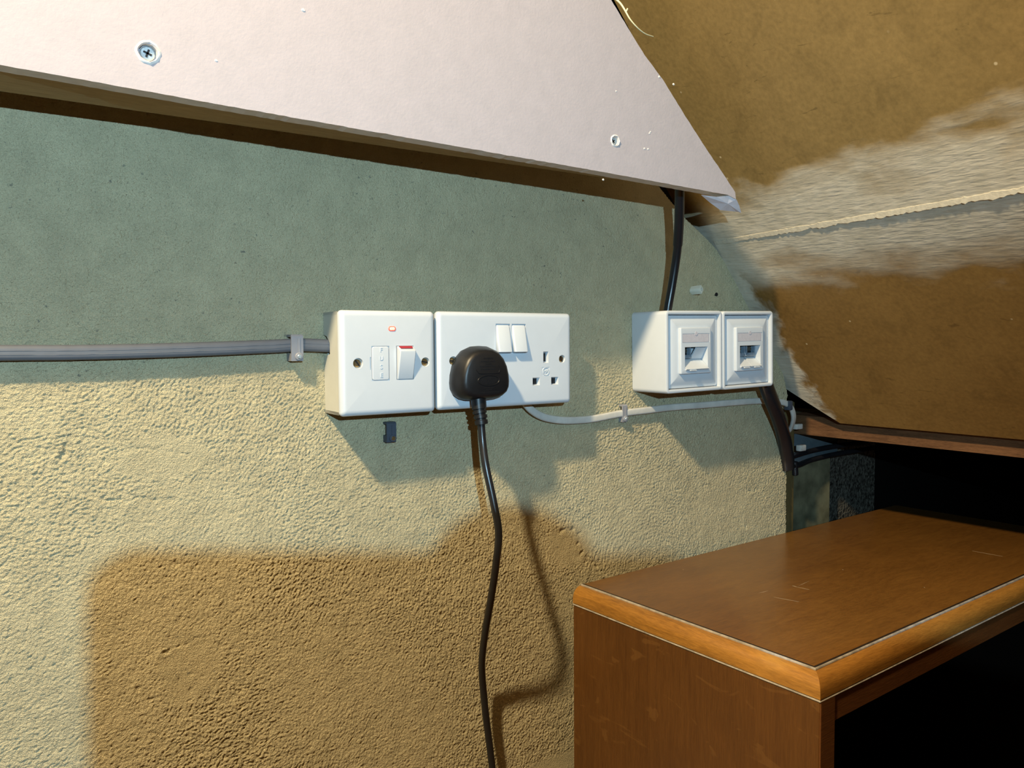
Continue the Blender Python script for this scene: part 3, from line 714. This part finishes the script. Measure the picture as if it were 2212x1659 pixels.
# ================================================================== DATA OUTLETS
def data_outlet(x, z, rot, label, blank):
    T = Matrix.Translation((x, 0, z)) @ Matrix.Rotation(-rot, 4, 'Y')
    Wd, Hd, DD = 0.0845, 0.0858, 0.0512
    t = thing('data_outlet', label, 'data outlet', (x + Wd / 2, 0, z + Hd / 2), 'white data outlets beside the roof')
    mb = MB(T); rings = []
    def ring(ins, y, r): return [(a, y, b) for a, b in rr(ins, ins, Wd - ins, Hd - ins, max(r - ins, 0.0008), 5)]
    RC = 0.0045
    for ins, y in ((0, 0), (0, -DD + 0.0016), (0.0005, -DD + 0.0005), (0.0016, -DD), (0.0030, -DD), (0.0040, -DD + 0.0006), (0.0042, -DD + 0.004), (0.0042, -DD + 0.010)): rings.append(ring(ins, y, RC))
    mb.loft(rings, True, True, True); obj('surface_box', mb, M['white'], t, smooth=40)
    # tapered frame inside the rim
    mb = MB(T); rings = []
    for ins, y in ((0.0048, -DD + 0.010), (0.0048, -DD + 0.0042), (0.0052, -DD + 0.0038), (0.0075, -DD + 0.0038), (0.0085, -DD + 0.0032), (0.0130, -DD + 0.0016), (0.0165, -DD + 0.0009), (0.0197, -DD + 0.0009)): rings.append(ring(ins, y, 0.008))
    mb.loft(rings, True, False, False); obj('cover_frame', mb, M['white2'], t, smooth=30)
    # 50 mm insert with label window and sloping port recess
    mx0, mx1, mz0, mz1 = 0.0185, 0.0640, 0.0195, 0.0680
    my = -DD - 0.0026
    w_, h_ = mx1 - mx0, mz1 - mz0
    def u(a): return mx0 + a * w_
    def vv(b): return mz1 - b * h_
    op = rect(u(0.13), vv(0.885), u(0.88), vv(0.42)); lw = rect(u(0.055), vv(0.325), u(0.945), vv(0.13))
    mb2 = MB(T)
    plate(mb2, mx0, mz0, mx1, mz1, -DD + 0.0012, my, 0.0014, 0.0010, 0.0010, [(lw, 0.0012, 1.0), (op, 0.0125, 1.0)], 4, 3, False)
    ins = obj('insert', mb2, M['white2'], t, smooth=40)
    mb = MB(T); mb.box((u(0.065), my + 0.0002, vv(0.318)), (u(0.925), my + 0.0011, vv(0.137)))
    obj('label_window', mb, M['label'], ins, smooth=0, label='grey label window')
    mb = MB(T); mb.cyl((u(0.5), my + 0.0012, vv(0.13)), (0, -1, 0), 0.0021, 0.0014, 16); obj('window_tab', mb, M['label'], ins)
    # sloping ramps out of the bottom of the recess
    zt, zb = vv(0.42), vv(0.885); midz = zt + (zb - zt) * 0.52
    ports = ((0.13, 0.50), (0.51, 0.88))
    for i, (a, b) in enumerate(ports):
        xa, xb = u(a) + 0.0004, u(b) - 0.0004
        if blank and i == 1: continue
        # jack body, set back and dark, with contacts
        mb = MB(T)
        zz0, zz1 = midz, zt - 0.0008
        for p in ((xa + 0.0006, xa + 0.0022), (xb - 0.0022, xb - 0.0006)): mb.box((p[0], my + 0.0066, zz0), (p[1], my + 0.0124, zz1))
        mb.box((xa + 0.0006, my + 0.0060, zz0 - 0.0006), (xb - 0.0006, my + 0.0124, zz0 + 0.0020)); mb.box((xa + 0.003, my + 0.0058, zz0 + 0.002), (xb - 0.003, my + 0.0124, zz0 + 0.0034))
        jk = obj('jack', mb, M['jack'], ins, smooth=0)
        mb = MB(T); mb.box((xa + 0.0022, my + 0.0112, zz0 + 0.002), (xb - 0.0022, my + 0.0123, zz1)); obj('jack_cavity', mb, M['dark'], ins, smooth=0)
        mb = MB(T)
        for c in range(6): 
            xx = xa + 0.0036 + c * (xb - xa - 0.0072) / 5
            mb.sweep([(xx, my + 0.0112, zz1 - 0.0012), (xx, my + 0.0092, zz1 - 0.0034), (xx, my + 0.0110, zz1 - 0.0056)], circ(0.0003, 5))
        obj('contacts', mb, M['contact'], ins, smooth=0)
    mb = MB(T)
    spans = [ports[0], ports[1]] if not blank else [(0.13, 0.88)]
    for a, b in spans:
        xa, xb = u(a) + 0.0003, u(b) - 0.0003
        f = 0.0045
        tp_ = [(xa + f * 0.5, my + 0.0102, midz - 0.0010), (xb - f * 0.15, my + 0.0102, midz - 0.0010), (xb, my - 0.0022, zb - 0.0004), (xa, my - 0.0022, zb - 0.0004)]
        mb.prism(tp_, (0, 0.0012, -0.0014))
        lx = xa + (xb - xa) * (0.5 if not blank else 0.28); lw_ = 0.0042
        mb.box((lx - lw_, my - 0.0034, zb - 0.0022), (lx + lw_, my - 0.0004, zb - 0.0010))
    obj('port_flap', mb, M['white'], ins, smooth=0)
    if blank:
        a, b = ports[1]; mb = MB(T)
        mb.prism([(u(0.50), my + 0.0086, midz - 0.001), (u(0.88) - 0.0004, my + 0.0086, midz - 0.001), (u(0.88) - 0.0004, my + 0.0020, zt - 0.0008), (u(0.56), my + 0.0020, zt - 0.0008)], (0, 0.0014, 0.0006))
        obj('port_cover', mb, M['white2'], ins, smooth=0, label='blank white port cover')
    else:
        mb = MB(T); mb.prism([(u(0.49), my + 0.011, zt - 0.001), (u(0.52), my + 0.011, zt - 0.001), (u(0.52), my + 0.006, midz), (u(0.49), my + 0.006, midz)], (0, 0.0015, 0)); obj('divider', mb, M['white2'], ins, smooth=0)
    return t
data_outlet(0.3459, 0.0049, 0.0146, 'deep white data outlet with one open port and one blank, nearer the double socket', True)
data_outlet(0.4311, 0.0057, 0.0192, 'deep white data outlet with two open ports, nearer the sloping roof', False)

# ================================================================== CABLES AND CLIPS
gp = [(-0.62, -0.0066, 0.0560), (-0.40, -0.0066, 0.0548), (-0.2276, -0.0066, 0.0543), (-0.19, -0.0065, 0.0540), (-0.1430, -0.0063, 0.0545), (-0.0950, -0.0060, 0.0556), (-0.0420, -0.0058, 0.0573), (-0.0230, -0.0058, 0.0582), (0.0010, -0.0075, 0.0572), (0.012, -0.0095, 0.0565)]
mb = MB()
prof = [(a, b) for a, b in rrect2(0.0108, 0.0088, 0.0036, 5)]
prof2 = []
for a, b in prof: prof2.append((a, b))
mb.sweep(spline(gp, 10), prof2)
gc = thing('grey_cable', 'flat grey cable running along the wall into the fused switch', 'cable', (-0.1, 0, 0.055))
obj('sheath', mb, M['grey'], gc, smooth=50)
mb = MB()
for off in (-0.0015, 0.0012): mb.sweep([p + V(0, -0.0042, off) for p in spline(gp, 10)], circ(0.0004, 6))
obj('sheath_ridges', mb, M['grey'], gc, smooth=60)
def cable_clip(x, ztop, zbot, w_, front, label, mat, nailmat, name='cable_clip', lift=0.0, T=None):
    t = thing(name, label, 'cable clip', (x, 0, zbot))
    mb = MB(T); y0 = -front; th = 0.0018
    nz = zbot - 0.0030
    prof = [(0, ztop + 0.0020), (y0 + 0.0012, ztop + 0.0020), (y0, ztop + 0.0006), (y0, zbot - 0.0005), (y0 + 0.0008, nz - 0.0036), (0, nz - 0.0036), (0, zbot - 0.0004), (y0 + th, zbot - 0.0004), (y0 + th, ztop), (0, ztop)]
    prof = [(y, z) for y, z in prof]
    mb.prism([(x - w_ / 2, y, z) for y, z in prof], (w_, 0, 0))
    bx = x + w_ * 0.12
    mb.cyl((bx, 0, nz), (0, -1, 0), 0.0033, front + 0.0012, 18, bev=0.0006)
    mb.box((bx - 0.0010, y0 - 0.0006, nz), (bx + 0.0010, y0 + 0.001, ztop - 0.001))
    obj('clip_body', mb, mat, t, smooth=35)
    mb = MB(T); mb.cyl((bx, y0 - 0.0006, nz), (0, -1, 0), 0.0018, 0.0016, 14, bev=0.0005); obj('nail', mb, nailmat, t)
    return t
cable_clip(-0.0262, 0.0646, 0.0518, 0.0098, 0.0122, 'pale grey nailed clip holding the grey cable left of the fused switch', M['clip'], M['steel'])
cable_clip(0.0575, -0.0118, -0.0210, 0.0090, 0.0078, 'empty slate grey clip nailed to the wall below the fused switch', M['dclip'], M['brass'])
cable_clip(0.3295, -0.0098, -0.0200, 0.0066, 0.0064, 'small grey nailed clip holding the white cable below the data outlets', M['clip'], M['steel'])
# flat white cable under the sockets
wp = [(1128, 862, .010), (1146, 884, .009), (1172, 900, .0065), (1205, 907, .005), (1240, 908, .004), (1285, 904, .004), (1343, 893, .004), (1400, 886, .0045), (1450, 880, .0045), (1520, 875, .004), (1580, 870, .0035), (1640, 866, .0035), (1672, 868, .006), (1694, 870, .008), (1708, 880, .008), (1714, 898, .006), (1712, 915, .000), (1706, 930, -.008)]
mb = MB(); mb.sweep(spline([atY(x, y, -d_) for x, y, d_ in wp], 8), rrect2(0.0076, 0.0044, 0.0020, 4)); 
obj('white_cable', mb, M['wcable'], label='flat off-white cable leaving the double socket and passing under the data outlets', cat='cable', smooth=50)
# black cable dropping from behind the pink board into the first data outlet
bp = [(1468, 340, .075), (1468, 400, .066), (1468, 430, .060), (1467, 480, .051), (1464, 530, .042), (1459, 570, .036), (1451, 620, .031), (1443, 665, .028), (1441, 690, .027)]
t = thing('black_cable', 'thick black cable dropping from behind the pink board into a data outlet', 'cable', atY(1460, 540, -0.04))
P = [atY(x, y, -d_) for x, y, d_ in bp]; P[-1].z = 0.0850
mb = MB(); mb.sweep(spline(P, 10), circ(0.0044, 16)); obj('sheath', mb, M['cable_black'], t, smooth=60)
mb = MB(); mb.sweep(spline(P[:5], 10), circ(0.0050, 16)); obj('shrink_sleeve', mb, M['cable_black'], t, smooth=40)
# black conduit from the second outlet to the eaves
cp = [(1650, 815, .022), (1657, 840, .022), (1668, 868, .021), (1682, 905, .016), (1693, 945, .008), (1700, 985, .002), (1702, 1012, .0)]
mb = MB(); mb.sweep(spline([atY(x, y, -d_) for x, y, d_ in cp], 8), circ(0.0100, 16, 0.0075))
obj('black_conduit', mb, M['cable_black'], label='thick black conduit curving from below the right data outlet to the eaves', cat='conduit', smooth=60)
for pp, lb in (([(1700, 990, -.006), (1722, 983, -.012), (1760, 972, -.020), (1810, 963, -.024), (1870, 955, -.026)], 'upper black cable strand running into the dark eaves'), ([(1698, 1006, -.006), (1722, 1006, -.012), (1752, 994, -.020), (1800, 982, -.026), (1860, 972, -.030), (1900, 966, -.032)], 'lower black cable strand running into the dark eaves')):
    mb = MB(); mb.sweep(spline([atY(x, y, -d_) for x, y, d_ in pp], 8), circ(0.0036, 10)); obj('black_strand', mb, M['cable_black'], label=lb, cat='cable', smooth=60)
mb = MB()
p = atY(1716, 1014, 0.01); mb.cyl(p + V(0, 0, 0.010), (0.1, 0, -1), 0.0042, 0.018, 12, bev=0.001)
obj('cable_end', mb, M['cable_black'], label='short black cable end sticking out below the strands', cat='cable')
for x, y, wd, hh, lb in ((1719, 921, 0.014, 0.007, 'small white clip on the yellowed corner post, the upper one'), (1727, 967, 0.013, 0.008, 'small white clip below the corner post top, the lower one')):
    p = atY(x, y, 0.012); mb = MB(); mb.box(p + V(-wd / 2, -0.006, -hh / 2), p + V(wd / 2, 0.001, hh / 2), 0.0012); mb.cyl(p + V(-wd * 0.2, -0.006, 0), (0, -1, 0), 0.002, 0.001, 10)
    obj('white_clip', mb, M['wcable'], label=lb, cat='cable clip')
p = atY(1700, 872, -0.006); mb = MB(); mb.box(p + V(-0.004, -0.007, -0.008), p + V(0.003, 0.002, 0.004), 0.0015)
obj('dark_clip', mb, M['dclip'], label='small dark clip where the white cable turns behind the black conduit', cat='cable clip')
# wall plug and drilled hole
p = atY(1500, 628, 0); ax = V(0.15, -1, 0.05).normalized()
t = thing('wall_plug', 'beige plastic wall plug sticking out of the wall above the data outlets', 'wall plug', p)
mb = MB(); q0 = p + V(-0.004, 0.001, 0)
def ringp(c, r, n=14): 
    x = ax.orthogonal().normalized(); y = ax.cross(x); return [c + (x * math.cos(2 * PI * i / n) + y * math.sin(2 * PI * i / n)) * r * (1.0 + (0.45 if i in (2, 9) else 0)) for i in range(n)]
mb.loft([ringp(q0, 0.0032), ringp(q0 + ax * 0.013, 0.0034), ringp(q0 + ax * 0.014, 0.0031), ringp(q0 + ax * 0.014, 0.0019), ringp(q0 + ax * 0.006, 0.0018)]); obj('sleeve', mb, M['plugb'], t, smooth=30)
mb = MB(); mb.cyl(q0 + ax * 0.0062, ax, 0.0018, 0.0045, 12); obj('bore', mb, M['dark'], t)
p = atY(1548, 636, 0); mb = MB(); mb.cyl(p + V(0, 0.004, 0), (0, -1, 0), 0.0022, 0.00415, 14); obj('drill_hole', mb, M['dark'], label='small dark drilled hole in the plaster right of the wall plug', cat='hole')

# ================================================================== BOOKCASE
CO = V(0.2738, -0.2799, -0.185); ang = math.radians(3.25)
T = Matrix.Translation(CO) @ Matrix.Rotation(ang, 4, 'Z')
# local frame: x along the width, y into the depth, z up; origin = front-left corner of the inner top
I = 0.0148; WI = 0.617; DI = 0.2575; HM = 0.0185; ZB = -0.765
t = thing('bookcase', 'dark polished oak bookcase with a honey coloured edge moulding and open front', 'bookcase', T @ V(WI / 2, DI / 2, ZB))
mb = MB(T); mb.box((0.0, 0.0, -0.016), (WI, DI, 0.0), 0.0006, 1); obj('top_panel', mb, M['top'], t, smooth=0)
def atZ(x, y, z):
    d_ = ray(x, y); return CAM + d_ * ((z - CAM.z) / d_.z)
topo = bpy.data.objects['top_panel']
for ax_, ay_, bx_, by_, wd_ in ((1640, 1281, 1660, 1276, .0005), (1711, 1265, 1722, 1268, .0010), (1722, 1268, 1749, 1274, .0005), (1724, 1266, 1748, 1255, .0003), (1672, 1290, 1726, 1300, .0004), (2100, 1190, 2166, 1202, .0005), (1474, 1230, 1477, 1231, .0008), (1819, 1230, 1822, 1231, .0008), (1995, 1268, 1998, 1269, .0007)):
    a_ = atZ(ax_, ay_, -0.185); b_ = atZ(bx_, by_, -0.185); n_ = V(-(b_ - a_).y, (b_ - a_).x, 0).normalized() * wd_ * 0.5; m_ = (a_ + b_) / 2
    mb = MB(); mb.prism([a_, m_ - n_, b_, m_ + n_], (0, 0, 0.00008)); obj('scratch', mb, M['scratch'], topo, smooth=0)
def mould(prof, path_in, mat, name, bev=True, lab=None):
    # sweep of (out, z) along a straight side with mitred ends
    mb = MB(T)
    rings = []
    for P0, ox, oy in path_in: rings.append([(P0[0] + ox * o, P0[1] + oy * o, z) for o, z in prof])
    mb.loft(rings); return obj(name, mb, mat, t, smooth=50, label=lab)
ov = [(0.0005, -0.016), (0.0005, -0.0016), (0.0012, -0.0016), (0.0042, -0.0010)]
for i in range(9):
    a = PI / 2 * i / 8; ov.append((0.0042 + 0.0100 * math.sin(a), -0.0010 - 0.0115 + 0.0115 * math.cos(a)))
ov += [(0.0142, -0.0168), (0.0118, -0.0176), (0.0118, -HM), (0.0005, -HM)]
left = [((0, DI), -1, 0), ((0, 0), -1, -1)]; frontp = [((0, 0), -1, -1), ((WI, 0), 1, -1)]; rightp = [((WI, 0), 1, -1), ((WI, DI), 1, 0)]
for pth, mt_ in ((left, 'mould'), (frontp, 'mould_f_shaded'), (rightp, 'mould')): mould(ov, pth, M[mt_], 'edge_moulding')
grv = [(-0.0002, -0.0010), (-0.0002, 0.00012), (0.0013, 0.00012), (0.0013, -0.0010)]
for pth in (left, frontp): mould(grv, pth, M['groove'], 'groove_shade')  # thin dark strip drawn for the groove's shade
bead = [(0.0012 + 0.0013 + 0.0012 * math.cos(2 * PI * i / 10), -0.0008 + 0.0012 * math.sin(2 * PI * i / 10)) for i in range(10)]
low = [(0.0132 + 0.0013 * math.cos(2 * PI * i / 10), -HM + 0.0002 + 0.0009 * math.sin(2 * PI * i / 10)) for i in range(10)]
for pth in (left, frontp): mould(bead, pth, M['bead'], 'edge_bead'); mould(low, pth, M['bead'], 'lower_bead')  # pale beads stand in for light glinting on both edges
TH = 0.019; o_ = I - 0.0010
mb = MB(T); mb.box((-o_, -o_, ZB), (-o_ + TH, DI, -HM), 0.0008, 1); obj('side_panel', mb, M['side'], t, smooth=0)
mb = MB(T); mb.box((WI + o_ - TH, -o_, ZB), (WI + o_, DI, -HM), 0.0008, 1); obj('side_panel', mb, M['side'], t, smooth=0)
mb = MB(T); mb.box((-o_ + TH, -o_ + 0.0003, -HM - 0.020), (WI + o_ - TH, -o_ + TH, -HM), 0.0005, 1); obj('front_rail', mb, M['rail'], t, smooth=0)
mb = MB(T); mb.box((-o_ + 0.0004, -o_ - 0.0006, ZB), (-o_ + TH, -o_ + 0.004, -HM), 0.0004, 1); obj('stile', mb, M['rail'], t, smooth=0)
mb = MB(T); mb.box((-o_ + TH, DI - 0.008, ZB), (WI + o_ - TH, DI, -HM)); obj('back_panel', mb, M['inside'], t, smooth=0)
mb = MB(T); mb.box((-o_ + TH, -o_ + TH, -HM - 0.004), (WI + o_ - TH, DI - 0.008, -HM)); mb.box((-o_ + TH, -o_ + 0.004, ZB), (-o_ + TH + 0.002, DI - 0.008, -HM - 0.004)); mb.box((WI + o_ - TH - 0.002, -o_ + TH, ZB), (WI + o_ - TH, DI - 0.008, -HM - 0.004)); obj('inner_shade_lining', mb, M['inside'], t, smooth=0)  # near-black sheets, their colour carries the interior shade
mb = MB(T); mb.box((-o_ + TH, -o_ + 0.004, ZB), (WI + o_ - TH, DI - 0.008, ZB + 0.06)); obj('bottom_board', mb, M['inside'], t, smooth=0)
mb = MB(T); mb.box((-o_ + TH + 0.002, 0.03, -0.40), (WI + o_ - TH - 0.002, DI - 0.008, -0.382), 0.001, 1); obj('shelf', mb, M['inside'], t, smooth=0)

# ================================================================== the phone that takes the picture (it shades the torch)
TP = Matrix(((RIGHT.x, -FWD.x, UP.x, 0), (RIGHT.y, -FWD.y, UP.y, 0), (RIGHT.z, -FWD.z, UP.z, 0), (0, 0, 0, 1)))
TP.translation = CAM
t = thing('smartphone', 'black phone held behind the camera position, shading the torch', 'phone', CAM)
mb = MB(TP @ Matrix.Rotation(math.radians(-0.8), 4, 'Y')); plate(mb, -0.0040, -0.046, 0.150, 0.0305, 0.012, 0.005, 0.010, 0.002, 0.002) ; obj('phone_body', mb, M['black'], t)
mb = MB(TP); mb.cyl((0.098, 0.005, 0.0165), (0, 1, 0), 0.0268, 0.012, 28, bev=0.004)
mb.sweep(spline([(0.110, 0.016, -0.018), (0.150, 0.018, -0.022), (0.200, 0.020, -0.016), (0.300, 0.024, -0.050)], 8), circ(0.030, 20, 0.012), (0, -1, 0))
obj('hand_shadow_stand_in', mb, M['black'], t)  # added unseen shape in place of the hand, blocks torch light
